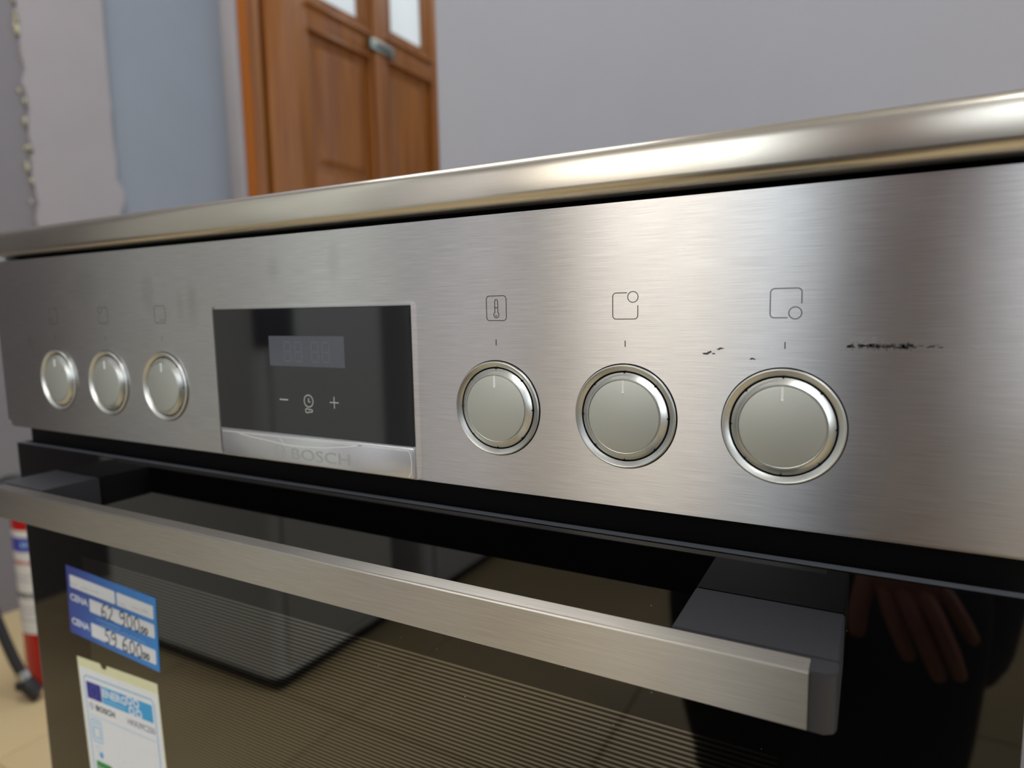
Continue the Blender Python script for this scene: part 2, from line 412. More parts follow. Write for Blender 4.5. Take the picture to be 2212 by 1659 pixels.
# floor: grout bed with tiles
floor = struct(box('floor', XL - 0.1, XR, YF, YP, -0.05, -0.004, 'grout'))
tile_bm = bmesh.new(); bm_box(tile_bm, 0, 0.496, 0, 0.496, -0.006, 0.0)
bmesh.ops.bevel(tile_bm, geom=[e for e in tile_bm.edges if e.verts[0].co.z > -0.001 and e.verts[1].co.z > -0.001], offset=0.002, segments=1, affect='EDGES')
tile_me = bpy.data.meshes.new('tile'); tile_bm.to_mesh(tile_me); tile_bm.free(); tile_me.materials.append(M['tile'])
ix = 0
for i in range(9):
    for j in range(14):
        x = -1.87 + i * 0.5; y = -3.2 + j * 0.5
        if y > 0.65 and x > -0.05: continue
        t = bpy.data.objects.new('tile', tile_me); COL.objects.link(t); t.parent = floor; t.location = (x, y, 0)
ceil_o = struct(box('ceiling', XL - 0.1, XR + 0.1, YF - 0.1, YP, ZC, ZC + 0.1, 'ceiling'))
struct(box('wall_back', -0.066, XR, YB, YB + 0.2, -0.05, ZC, 'wall_grey', bevel=0.006, seg=3))
for lx, ly, sx, sy, lp in CEILING_FILL:
    box('fill_housing', lx - sx / 2 - 0.02, lx + sx / 2 + 0.02, ly - sy / 2 - 0.02, ly + sy / 2 + 0.02, 3.24, 3.30, 'ceiling', ceil_o, bevel=0.006)  # made-up casing above each added fill light
W3 = (-2.5, -0.7, 0.8, 2.5)
struct(boxes('wall_right', [(XR, XR + 0.12, YF, W3[0], -0.05, ZC), (XR, XR + 0.12, W3[1], YB, -0.05, ZC), (XR, XR + 0.12, W3[0], W3[1], -0.05, W3[2]), (XR, XR + 0.12, W3[0], W3[1], W3[3], ZC)], 'wall_grey'))
struct(box('wall_passage', XL, -0.06, YP, YP + 0.1, -0.05, ZC, 'wall_grey'))
struct(box('wall_left', XL - 0.1, XL, 0.9, 1.487, -0.05, ZC, 'wall_blue'))
struct(box('wall_left', XL - 0.1, XL, 1.487, YP, -0.05, ZC, 'wall_grey'))
struct(box('wall_left', XL - 0.1, -1.562, YF, 0.815, -0.05, ZC, 'wall_dark'))
# rough-edged lilac plaster strip between the dark wall and the blue wall
outl = []; rr = random.Random(3)
N = 90
right = [(1.044 + rr.uniform(-0.002, 0.003) + (0.018 if 1.16 < ZC * i / N < 1.24 else 0), ZC * i / N) for i in range(N + 1)]
left = [(0.810 + rr.uniform(-0.007, 0.007), ZC * i / N) for i in range(N, -1, -1)]
loop = right + left; n = len(loop)
v = [(-1.55, y, z) for y, z in loop] + [(-1.60, y, z) for y, z in loop]
f = [(i, i + 1, 2 * N + 1 - (i + 1), 2 * N + 1 - i) for i in range(N)] + [(i, i + n, (i + 1) % n + n, (i + 1) % n) for i in range(n)]
pil = struct(mesh_obj('trim_1', v, f, 'wall_lilac'))
bm = bmesh.new()
for i in range(70):
    z = rr.uniform(0.9, 2.6); 
    if 1.45 < z < 1.6 and rr.random() < 0.7: continue
    s = rr.uniform(0.002, 0.007)
    r = bmesh.ops.create_icosphere(bm, subdivisions=1, radius=1.0)['verts']
    yy = 0.803 + rr.uniform(-0.009, 0.006)
    for q in r:
        q.co = Vector((-1.556 + q.co.x * 0.007, yy + q.co.y * s * 0.7, z + q.co.z * s * rr.uniform(1.0, 4.0)))
fo = from_bm('foam_seam', bm, 'foam', pil, smooth=True); fo['kind'] = 'stuff'
# plaster surround that stands proud around the door
struct(box('trim_2', XL, -1.50, 1.480, 1.503, -0.05, ZC, 'wall_lilac', bevel=0.004))

# ------------------------------------------------------------------ wooden double door (door_1), in the left wall
door = empty('door_1', (-1.5, 2.2, 0), kind='structure')
XD = -1.50                                          # room-side face of the frame
def panelled(y0, y1, z0, z1):
    """raised panel with bevelled border, face to +x"""
    xf = XD - 0.014; xb = XD - 0.027
    def rc(k): return [(y0 + k, z0 + k), (y1 - k, z0 + k), (y1 - k, z1 - k), (y0 + k, z1 - k)]
    lv = [(xb - 0.01, 0.0), (xb, 0.0), (xb, 0.034), (xf, 0.062)]
    v = [(x, y, z) for x, k in lv for y, z in rc(k)]
    f = [(0, 1, 2, 3), (12, 13, 14, 15)] + [(4 * l + k, 4 * l + (k + 1) % 4, 4 * l + 4 + (k + 1) % 4, 4 * l + 4 + k) for l in range(3) for k in range(4)]
    return mesh_obj('door_panel', v, f, 'wood', door)
box('door_frame', XD - 0.07, XD + 0.010, 1.503, 1.545, 0, 3.05, 'wood_frame', door, bevel=0.006)
box('door_frame', XD - 0.07, XD - 0.004, 1.545, 1.606, 0, 3.05, 'wood', door, bevel=0.008)
box('door_frame', XD - 0.07, XD + 0.0, 1.503, 3.05, 3.05, 3.16, 'wood_frame', door, bevel=0.006)
box('door_frame', XD - 0.07, XD + 0.0, 2.965, 3.06, 0, 3.05, 'wood_frame', door, bevel=0.006)
box('door_rebate', XD - 0.07, XD - 0.040, 1.606, 2.965, 0, 3.05, 'gap', door)
SX0, SX1 = XD - 0.045, XD - 0.004
LEAF = [(1.628, 2.275, 1.850, 2.222), (2.283, 2.960, 2.352, 2.700)]
for li, (a, b, p0, p1) in enumerate(LEAF):
    box('stile', SX0, SX1, a, p0, 0.02, 3.04, 'wood', door, bevel=0.004)
    box('stile', SX0, SX1, p1, b, 0.02, 3.04, 'wood', door, bevel=0.004)
    dz = 0.0 if li == 0 else 0.022
    box('rail', SX0, SX1, p0, p1, 0.02, 0.24, 'wood', door, bevel=0.004)
    box('rail', SX0, SX1, p0, p1, 1.255, 1.395, 'wood', door, bevel=0.004)
    box('rail', SX0, SX1, p0, p1, 1.952 + dz, 2.050 + dz, 'wood', door, bevel=0.004)
    box('rail', SX0, SX1, p0, p1, 2.90, 3.04, 'wood', door, bevel=0.004)
    panelled(p0, p1, 0.24, 1.255); panelled(p0, p1, 1.395, 1.952 + dz)
    # moulded sill under the glass and bead around the pane
    box('moulding', SX0, SX1 + 0.014, p0 - 0.008, p1 + 0.008, 2.042 + dz, 2.056 + dz, 'wood', door, bevel=0.004)
    box('moulding', SX0, SX1 + 0.010, p0 - 0.004, p1 + 0.004, 1.948 + dz, 1.958 + dz, 'wood', door, bevel=0.004)
    boxes('glazing_bead', [(SX0, SX1 - 0.008, p0, p1, 2.056 + dz, 2.104 + dz), (SX0, SX1 - 0.008, p0, p0 + 0.045, 2.1 + dz, 2.9), (SX0, SX1 - 0.008, p1 - 0.055, p1, 2.1 + dz, 2.9), (SX0, SX1 - 0.008, p0, p1, 2.86, 2.9)], 'wood', door, bevel=0.006)
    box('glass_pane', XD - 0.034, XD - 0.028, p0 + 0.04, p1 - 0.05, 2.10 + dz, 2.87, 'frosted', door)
box('meeting_strip', SX1, SX1 + 0.016, 2.240, 2.318, 0.02, 3.04, 'wood', door, bevel=0.006)
box('lock_plate', SX1 + 0.004, SX1 + 0.028, 2.205, 2.370, 1.985, 2.030, 'lock', door, bevel=0.005)
box('lock_slot', SX1 + 0.026, SX1 + 0.031, 2.240, 2.345, 1.998, 2.016, 'dark_trim', door, bevel=0.002)

# ------------------------------------------------------------------ front wall with two windows (behind the camera)
W1 = (-0.93, 0.31, 1.0, 2.5); W2 = (0.96, 2.16, 1.36, 2.5)
struct(boxes('wall_front', [(XL - 0.1, W1[0], YF - 0.12, YF, -0.05, ZC), (W1[1], W2[0], YF - 0.12, YF, -0.05, ZC), (W2[1], XR + 0.1, YF - 0.12, YF, -0.05, ZC),
                            (W1[0], W1[1], YF - 0.12, YF, -0.05, W1[2]), (W1[0], W1[1], YF - 0.12, YF, W1[3], ZC),
                            (W2[0], W2[1], YF - 0.12, YF, -0.05, W2[2]), (W2[0], W2[1], YF - 0.12, YF, W2[3], ZC)], 'wall_grey'))
for k, (a, b, c, d) in enumerate((W1, W2)):
    w = empty('window_%d' % (k + 1), ((a + b) / 2, YF, c), kind='structure')
    mid = -0.04 if k == 0 else (a + b) / 2; s = 0.05
    boxes('window_frame', [(a, b, YF - 0.05, YF + 0.01, c, c + s), (a, b, YF - 0.05, YF + 0.01, d - s, d), (a, a + s, YF - 0.05, YF + 0.01, c + s, d - s), (b - s, b, YF - 0.05, YF + 0.01, c + s, d - s), (mid - 0.03, mid + 0.03, YF - 0.05, YF + 0.01, c + s, d - s)], 'white_frame', w)
    for (p, q) in ((a + s, mid - 0.03), (mid + 0.03, b - s)):
        box('glass_pane', p, q, YF - 0.03, YF - 0.026, c + s, d - s, 'pane', w)
    box('window_sill', a - 0.04, b + 0.04, YF - 0.02, YF + 0.12, c - 0.03, c, 'white_frame', w, bevel=0.004)

w = empty('window_3', (XR, (W3[0] + W3[1]) / 2, W3[2]), kind='structure')
a, b, c, d = W3; s = 0.05; mid = (a + b) / 2
boxes('window_frame', [(XR - 0.01, XR + 0.05, a, b, c, c + s), (XR - 0.01, XR + 0.05, a, b, d - s, d), (XR - 0.01, XR + 0.05, a, a + s, c + s, d - s), (XR - 0.01, XR + 0.05, b - s, b, c + s, d - s), (XR - 0.01, XR + 0.05, mid - 0.03, mid + 0.03, c + s, d - s)], 'white_frame', w)
for (p, q) in ((a + s, mid - 0.03), (mid + 0.03, b - s)):
    box('glass_pane', XR + 0.02, XR + 0.024, p, q, c + s, d - s, 'pane', w)

# ================================================================== COOKER
cooker = empty('electric_cooker', (0.2985, 0.30, 0), 'freestanding stainless steel cooker with black glass oven door and six round knobs', 'cooker')
PZ0, PZ1, PW = 0.7490, 0.8652, 0.597
# body
box('body', 0.006, 0.591, 0.036, 0.590, 0.04, 0.864, 'body', cooker, bevel=0.003)
box('front_frame', 0.003, 0.594, 0.0125, 0.036, 0.19, 0.8720, 'gap', cooker, bevel=0.001)
box('drawer_front', 0.004, 0.593, 0.002, 0.020, 0.055, 0.190, 'body', cooker, bevel=0.003)
for fx in (0.05, 0.547):
    for fy in (0.07, 0.54):
        lathe('foot', [(0.018, 0.0), (0.018, 0.012), (0.010, 0.014), (0.010, 0.045)], (fx, fy, 0), 'black_plastic', cooker, axis='z', n=24, cap0=True, cap1=True)
# hob frame: lofted rounded-rectangle levels
def rr_level(inset, z, r=0.018, n=10, x0=0.0025, x1=0.6060, y0=-0.004, y1=0.592):
    rad = max(r - inset, 0.0008)
    return [(x, y, z) for x, y in rrect(x0 + inset, x1 - inset, y0 + inset, y1 - inset, rad, n)]
lev = [(0.0100, 0.8690), (0.0100, 0.8678), (0.0054, 0.8677), (0.0036, 0.8680), (0.0021, 0.8687), (0.0010, 0.8697), (0.0003, 0.8709), (0.0, 0.8723), (0.0, 0.8800), (0.0002, 0.8822), (0.0009, 0.8838), (0.0021, 0.8849), (0.0036, 0.8853), (0.0180, 0.8853)]
v = []; f = []
for ins, z in lev: v += rr_level(ins, z)
n = len(v) // len(lev)
for k in range(len(lev) - 1):
    for i in range(n): f.append((k * n + i, k * n + (i + 1) % n, (k + 1) * n + (i + 1) % n, (k + 1) * n + i))
f.append(tuple((len(lev) - 1) * n + i for i in range(n)))
hob = mesh_obj('hob_frame', v, f, 'rim', cooker, True, 60)
hg = box('ceramic_glass', 0.012, 0.585, 0.012, 0.575, 0.8850, 0.8885, 'ceramic', hob, bevel=0.0015)
for (cx, cy, cr) in ((0.16, 0.16, 0.09), (0.16, 0.43, 0.075), (0.44, 0.16, 0.075), (0.44, 0.43, 0.09)):
    vv = []; ff = []; q = 40
    for i in range(q):
        a = 2 * math.pi * i / q; vv += [(cx + cr * math.cos(a), cy + cr * math.sin(a), 0.8886), (cx + (cr - 0.0015) * math.cos(a), cy + (cr - 0.0015) * math.sin(a), 0.8886)]
    for i in range(q): ff.append((2 * i, 2 * i + 1, (2 * i + 3) % (2 * q), (2 * i + 2) % (2 * q)))
    mesh_obj('zone_ring', vv, ff, 'grey_plastic', hob)
box('spacer_clip', -0.0005, 0.0125, 0.0035, 0.012, 0.8655, 0.8685, 'grey_plastic', cooker, bevel=0.0006)
# control panel: folded sheet with rounded edges
bm = bmesh.new(); bm_box(bm, 0, PW, 0, 0.012, PZ0, PZ1)
bmesh.ops.bevel(bm, geom=[e for e in bm.edges if min(e.verts[0].co.y, e.verts[1].co.y) < 0.001 and abs(e.verts[0].co.y - e.verts[1].co.y) > 0.005], offset=0.004, segments=5, affect='EDGES')
bmesh.ops.bevel(bm, geom=[e for e in bm.edges if e.verts[0].co.y < 0.0001 and e.verts[1].co.y < 0.0001], offset=0.0011, segments=4, affect='EDGES')
panel = from_bm('control_panel', bm, 'panel', cooker, auto=35)
# icons
def arc(cx, cz, r, a0, a1, n=7): return [(cx + r * math.cos(math.radians(a0 + (a1 - a0) * i / n)), cz + r * math.sin(math.radians(a0 + (a1 - a0) * i / n))) for i in range(n + 1)]
KX = [0.0729, 0.1291, 0.1853, 0.4082, 0.4643, 0.5204]; KZ = 0.785
IW = 0.00030; S = 0.0049; IZ = 0.82685; cr = 0.0014
def zone_icon(cx, corner, mat, w=IW):
    sx = 1 if 'r' in corner else -1; sz = 1 if 't' in corner else -1
    # path: start on the side next to the free corner and go the long way round
    def fx(p): return (cx + p[0] * sx, IZ + p[1] * sz)
    pts = [(0.0007, S)] + arc(-S + cr, S - cr, cr, 90, 180) + arc(-S + cr, -S + cr, cr, 180, 270) + arc(S - cr, -S + cr, cr, 270, 360) + [(S, 0.0002)]
    ring = circle(S - 0.0019, S - 0.0016, 0.0020, 32)
    return ribbon('zone_icon', [([fx(p) for p in pts], False), ([fx(p) for p in ring], True)], w, 0.0, mat, panel)
zone_icon(KX[0], 'bl', 'print_faint', 0.00034); zone_icon(KX[1], 'tl', 'print_faint', 0.00034)
ribbon('function_icon', [(rrect(KX[2] - S, KX[2] + S, IZ - S, IZ + S, cr), True), ([(KX[2] - 0.0008, IZ - S + 0.0016), (KX[2] + S - 0.0010, IZ - S + 0.0016)], False)], 0.00036, 0.0, 'print_faint', panel)
tx = KX[3] + 0.0006
th = arc(tx, IZ + 0.0029, 0.0007, 0, 180, 8) + [(tx - 0.0007, IZ - 0.0015)] + arc(tx, IZ - 0.0027, 0.00125, 118, 422, 16) + [(tx + 0.0007, IZ - 0.0015)]
ribbon('thermometer_icon', [(rrect(tx - 0.0047, tx + 0.0047, IZ - 0.0051, IZ + 0.0051, cr), True), (th, True), ([(tx - 0.0007, IZ + 0.0002), (tx + 0.0007, IZ + 0.0002)], False), (arc(tx, IZ - 0.0027, 0.0005, 200, 320, 5), False)], IW, 0.0, 'print', panel)
zone_icon(KX[4] + 0.0002, 'tr', 'print'); zone_icon(KX[5] + 0.0001, 'br', 'print')
for i, kx in enumerate(KX):
    ribbon('zero_mark', [([(kx + 0.0002, 0.8139), (kx + 0.0002, 0.8115)], False)], 0.00036, 0.0, 'print' if i > 2 else 'print_faint', panel)
# scuffs and scratches on the panel
rs = random.Random(11)
def blotch(pts_list, mat='scuff', name='scuff_mark'):
    v = []; f = []
    for (cx, cz, rx, rz) in pts_list:
        n = 11; o = len(v)
        for i in range(n):
            a = 2 * math.pi * i / n; k = rs.uniform(0.55, 1.25)
            v.append((cx + rx * k * math.cos(a), -0.00004, cz + rz * k * math.sin(a)))
        f.append(tuple(range(o, o + n)))
    o = mesh_obj(name, v, f, mat, panel); o['kind'] = 'stuff'; return o
blotch([(0.4945, 0.8095, 0.0016, 0.00035), (0.4960, 0.8101, 0.0008, 0.0004), (0.4972, 0.8096, 0.0008, 0.0003), (0.4999, 0.8114, 0.0010, 0.0003), (0.4988, 0.8111, 0.0007, 0.00025)])
blotch([(0.5102, 0.8080, 0.0011, 0.00032), (0.5110, 0.8078, 0.0006, 0.0002)])
big = []
for i in range(60):
    x = rs.uniform(0.5395, 0.5580); big.append((x, 0.8128 + rs.gauss(0, 0.00028), rs.uniform(0.0002, 0.0010), rs.uniform(0.0002, 0.00055)))
blotch(big)
ribbon('scuff_mark', [([(x, 0.8128 + rs.uniform(0.0, 0.0010)), (x + rs.uniform(-0.0003, 0.0003), 0.8128 - rs.uniform(0.0003, 0.0016))], False) for x in [rs.uniform(0.540, 0.557) for _ in range(46)]], 0.00013, 0.0, 'scuff', panel)
blotch([(rs.uniform(0.5595, 0.5660), 0.8128 + rs.uniform(-0.0003, 0.0006), rs.uniform(0.0003, 0.0010), rs.uniform(0.00008, 0.0003)) for _ in range(11)])
sc = []
for i in range(16):
    x = rs.uniform(0.5395, 0.5500); z = 0.8138 + rs.uniform(0, 0.0018); d = rs.uniform(0.0004, 0.0011)
    sc.append(([(x, z), (x + d, z + rs.uniform(-0.0001, 0.0004))], False))
sc.append(([(0.5724, 0.8134), (0.5735, 0.8130), (0.5748, 0.8128)], False))
ribbon('scratch', sc, 0.00014, 0.0, 'scratch', panel)['kind'] = 'stuff'
# ------------------------------------------------------------------ knobs
def make_knob(cx):
    c = (cx, 0, KZ)
    k = lathe('knob', [(0.01990, 0.0), (0.01988, 0.0009), (0.0197, 0.0013), (0.0194, 0.0014), (0.0191, 0.0013), (0.0175, 0.0002), (0.0174, 0.0)], c, 'satin', cooker, n=96)
    lathe('bezel_gap', [(0.0203, -0.0001), (0.0203, 0.00008), (0.01985, 0.00008)], c, 'gap', k, n=96)
    lathe('shaft_gap', [(0.0176, 0.00004), (0.0160, 0.00004)], c, 'gap', k, n=96)
    bmn = bmesh.new()
    for q in range(8):
        a = q * math.pi / 4 + math.pi / 2
        r = bmesh.ops.create_uvsphere(bmn, u_segments=8, v_segments=6, radius=0.00036)['verts']
        for w in r: w.co = w.co + Vector((cx + 0.01682 * math.cos(a), -0.0003, KZ + 0.01682 * math.sin(a)))
    from_bm('grip_nub', bmn, 'gap', k, smooth=True)['kind'] = 'stuff'
    lathe('knob_ring', [(0.0168, 0.0), (0.0168, 0.0002), (0.01665, 0.0004), (0.0146, 0.0018), (0.0144, 0.0018), (0.0142, 0.0014), (0.0140, 0.00135)], c, 'satin', k, n=96)
    lathe('knob_dial', [(0.01405, 0.0013), (0.0138, 0.0019), (0.0135, 0.00195), (0.0001, 0.0020)], c, 'dial', k, n=96, cap1=True)
    pts = [(cx - 0.00042, KZ + 0.0139)] + [(cx + 0.00042 * math.cos(a), KZ + 0.0092 + 0.00042 * math.sin(a)) for a in [math.pi + i * math.pi / 8 for i in range(9)]] + [(cx + 0.00042, KZ + 0.0139)]
    slab('pointer_line', pts, -0.0018, -0.0022, 'film_line', k)
    lathe('pointer_tip', [(0.0004, 0.0021), (0.0003, 0.00235), (0.0001, 0.0024)], (cx, 0, KZ + 0.0093), 'dust', k, n=12, cap1=True)
    return k
for x in KX: make_knob(x)
# ------------------------------------------------------------------ display block
DX0, DX1, DZ0, DZ1 = 0.2325, 0.3644, 0.7645, 0.8289
e = 0.0034
o0 = rrect(DX0 - e * 0.5, DX1 + e, PZ0 + 0.0002, DZ1 + 0.0020, 0.0030); o1 = rrect(DX0 - 0.0004, DX1 + 0.0008, PZ0 + 0.0006, DZ1 + 0.0006, 0.0012)
ring_slab('display_surround', None, None, [(o0, 0.0001), (o0, -0.00005), (o1, -0.00028), (o1, 0.0)], 'panel', cooker)
bm = bmesh.new(); bm_box(bm, DX0, DX1, -0.0008, 0.002, DZ0, DZ1)
bmesh.ops.bevel(bm, geom=[q for q in bm.edges if q.verts[0].co.y < -0.0005 and q.verts[1].co.y < -0.0005], offset=0.0004, segments=3, affect='EDGES')
disp = from_bm('display', bm, 'display', cooker, auto=35)
DY = -0.0008
slab('lcd_window', rrect(0.2741, 0.3251, 0.7997, 0.8149, 0.0003, 2), DY + 0.0002, DY - 0.00003, 'lcd', disp)
def seg8(x, z, w, h, t=0.0007):
    return [([(x, z), (x + w, z)], False), ([(x, z + h / 2), (x + w, z + h / 2)], False), ([(x, z + h), (x + w, z + h)], False),
            ([(x, z + 0.0006), (x, z + h / 2 - 0.0006)], False), ([(x, z + h / 2 + 0.0006), (x, z + h - 0.0006)], False), ([(x + w, z + 0.0006), (x + w, z + h / 2 - 0.0006)], False), ([(x + w, z + h / 2 + 0.0006), (x + w, z + h - 0.0006)], False)]
for x in (0.2850, 0.2924, 0.3035, 0.3108):
    ribbon('digit', seg8(x, 0.8022, 0.0046, 0.0096), 0.0007, DY - 0.00003, 'lcd_seg', disp, t=0.00002)
ribbon('colon', [([(0.3000, 0.8050), (0.3008, 0.8050)], False), ([(0.3000, 0.8090), (0.3008, 0.8090)], False)], 0.0008, DY - 0.00003, 'lcd_seg', disp, t=0.00002)
ribbon('minus_symbol', [([(0.2796, 0.7824), (0.2856, 0.7824)], False)], 0.00055, DY, 'symbol', disp)
ribbon('clock_symbol', [(circle(0.2999, 0.7825, 0.0030, 36), True), ([(0.2999, 0.7840), (0.2999, 0.7821), (0.3011, 0.7821)], False)], 0.00045, DY, 'symbol', disp)
ribbon('key_symbol', [(arc(0.2986, 0.7776, 0.0011, 50, 310, 14) + [(0.3000, 0.7770), (0.3018, 0.7770), (0.3023, 0.7776), (0.3018, 0.7782), (0.3000, 0.7782)], True)], 0.00042, DY, 'symbol', disp)
ribbon('plus_symbol', [([(0.3141, 0.7826), (0.3199, 0.7826)], False), ([(0.3170, 0.7855), (0.3170, 0.7797)], False)], 0.00045, DY, 'symbol', disp)
# brand strip under the display
strip = box('brand_strip', DX0 + 0.0004, DX1 - 0.0002, -0.0012, 0.002, 0.7494, 0.7640, 'film', cooker, bevel=0.0007, seg=3)
SY = -0.0012
ribbon('emblem', [(circle(0.2778, 0.7545, 0.0039, 36), True), (arc(0.2778, 0.7545, 0.0026, 120, 240, 8), False), (arc(0.2778, 0.7545, 0.0026, -60, 60, 8), False), ([(0.2765, 0.7552), (0.2791, 0.7552)], False), ([(0.2765, 0.7538), (0.2791, 0.7538)], False)], 0.00045, SY, 'strip_text', strip, t=0.00004)
text('brand_lettering', 'BOSCH', 0.2862, 0.7518, 0.0058, SY, 'strip_text', strip, width=0.0395, bold=0.01, t=0.00004)
ribbon('film_crease', [([(0.2480, 0.7622), (0.2561, 0.7612), (0.2701, 0.7601), (0.2809, 0.7590), (0.2934, 0.7588), (0.3093, 0.7595), (0.3216, 0.7610), (0.3334, 0.7628)], False), ([(0.2780, 0.7622), (0.2791, 0.7613), (0.2812, 0.7592)], False)], 0.00035, SY, 'film_line', strip, t=0.00006)
ribbon('film_edge', [([(DX1 - 0.0030, 0.7626), (DX1 - 0.0020, 0.7610), (DX1 - 0.0014, 0.7565), (DX1 - 0.0020, 0.7520), (DX1 - 0.0034, 0.7502)], False), ([(DX0 + 0.002, 0.7628), (DX1 - 0.0030, 0.7626)], False)], 0.00030, SY, 'film_line', strip, t=0.00006)
# ------------------------------------------------------------------ oven door
GX0, GX1, GZ0, GZ1, GY = 0.0050, 0.5920, 0.195, 0.7365, 0.0020
bm = bmesh.new(); bm_box(bm, GX0, GX1, GY, GY + 0.0045, GZ0, GZ1)
bmesh.ops.bevel(bm, geom=[q for q in bm.edges if q.verts[0].co.y < GY + 0.001 and q.verts[1].co.y < GY + 0.001], offset=0.0004, segments=2, affect='EDGES')
odoor = from_bm('oven_door', bm, 'glass', cooker, auto=35)
box('glass_edge', GX0 + 0.0005, GX1 - 0.0005, GY + 0.0004, GY + 0.0046, GZ1 - 0.0004, GZ1 + 0.0001, 'glass_edge', odoor)
box('side_trim', GX0 - 0.0022, GX0, GY + 0.0008, GY + 0.010, GZ0, GZ1, 'glass_edge', odoor)
box('door_core', 0.012, 0.585, GY + 0.0046, 0.0120, GZ0 + 0.005, GZ1 - 0.010, 'gap', odoor)
zs = []
z = 0.6625
v = []; f = []
while z > 0.27:
    o = len(v); v += [(0.075, GY - 0.00003, z), (0.522, GY - 0.00003, z), (0.522, GY - 0.00003, z - 0.00105), (0.075, GY - 0.00003, z - 0.00105)]; f.append((o, o + 1, o + 2, o + 3)); z -= 0.0022
st = mesh_obj('line_print', v, f, 'stripe', odoor); st['kind'] = 'stuff'
# handle
HZ0, HZ1, HY0, HY1 = 0.7023, 0.7210, -0.0410, -0.0330
bm = bmesh.new(); bm_box(bm, 0.0630, 0.5340, HY0, HY1, HZ0, HZ1)
bmesh.ops.bevel(bm, geom=[q for q in bm.edges if q.verts[0].co.y < HY0 + 1e-4 and q.verts[1].co.y < HY0 + 1e-4 and abs(q.verts[0].co.x - q.verts[1].co.x) > 0.1], offset=0.0008, segments=3, affect='EDGES')
handle = from_bm('door_handle', bm, 'handle', cooker, auto=30)
box('handle_back', 0.0632, 0.5338, HY1, HY1 + 0.0006, HZ0 + 0.0003, HZ1 - 0.0003, 'gap', handle)
def mount(a, b, cap_a, cap_b, side):
    """black bracket from the door glass to the bar, with a chamfered end cap round the bar's end"""
    bm = bmesh.new(); bm_box(bm, a, b, HY1 + 0.0006, GY, HZ0, HZ1 + 0.0005)
    bmesh.ops.bevel(bm, geom=bm.edges[:], offset=0.0005, segments=2, affect='EDGES')
    mt = from_bm('handle_mount', bm, 'black_plastic', handle, auto=40)
    if side > 0: plan = [(cap_a, HY0 + 0.0003), (cap_b - 0.0032, HY0 + 0.0003), (cap_b - 0.0006, HY0 + 0.0020), (cap_b, HY0 + 0.0042), (cap_b, HY1 + 0.0012), (cap_a, HY1 + 0.0012)]
    else: plan = [(cap_b, HY0 + 0.0003), (cap_a + 0.0032, HY0 + 0.0003), (cap_a + 0.0006, HY0 + 0.0020), (cap_a, HY0 + 0.0042), (cap_a, HY1 + 0.0012), (cap_b, HY1 + 0.0012)]
    n = len(plan); v = [(x, y, HZ0) for x, y in plan] + [(x, y, HZ1) for x, y in plan]
    f = [tuple(range(n)), tuple(range(n, 2 * n))] + [(i, (i + 1) % n, (i + 1) % n + n, i + n) for i in range(n)]
    bm = bmesh.new(); vv = [bm.verts.new(p) for p in v]
    for q in f: bm.faces.new([vv[i] for i in q])
    bmesh.ops.bevel(bm, geom=bm.edges[:], offset=0.00035, segments=2, affect='EDGES')
    from_bm('end_cap', bm, 'black_plastic', handle, auto=40)
mount(0.4917, 0.5418, 0.5340, 0.5418, 1)
mount(0.0552, 0.1053, 0.0552, 0.0630, -1)
# a few dust specks on the door glass
bm = bmesh.new()
for i in range(26):
    x = rs.uniform(0.30, 0.58); z = rs.uniform(0.60, 0.733)
    r = bmesh.ops.create_icosphere(bm, subdivisions=1, radius=rs.uniform(0.00008, 0.00018))['verts']
    for w in r: w.co = w.co + Vector((x, GY, z))
d = from_bm('dust', bm, 'dust', odoor); d['kind'] = 'stuff'

# ================================================================== PAPERS ON THE DOOR (local coordinates: x right, z up, y<0 towards viewer)
def plate(name, x0, x1, z0, z1, y, mat, parent, r=0.0008, t=0.00008):
    return slab(name, rrect(x0, x1, z0, z1, min(r, (x1 - x0) / 2.1, (z1 - z0) / 2.1), 3), y, y - t, mat, parent)
pt = empty('price_tag', (0.1035, GY, 0.6262), 'blue paper price card with white boxes on the oven door glass', 'price tag', rot=(0, math.radians(2.4), 0), local=True)
hw, hh = 0.0506, 0.0250
slab('card', [(-hw, -hh), (hw, -hh), (hw, hh), (-hw, hh)], -0.00005, -0.0003, 'blue_paper', pt)
Y1 = -0.0003
plate('white_field', -hw + 0.004, 0.0065, 0.0098, 0.0190, Y1, 'white_paper', pt, 0.001)
plate('white_field', 0.0085, hw - 0.003, 0.0098, 0.0190, Y1, 'white_paper', pt, 0.001)
plate('white_field', -0.0240, hw - 0.003, -0.0030, 0.0065, Y1, 'white_paper', pt, 0.001)
plate('white_field', -0.0240, hw - 0.003, -0.0210, -0.0110, Y1, 'white_paper', pt, 0.001)
text('price_word', 'CENA', -0.0475, 0.0000, 0.0052, Y1, 'text_white', pt, width=0.0215, bold=0.03)
text('price_word', 'CENA', -0.0475, -0.0180, 0.0052, Y1, 'text_white', pt, width=0.0215, bold=0.03)
Y2 = Y1 - 0.00008
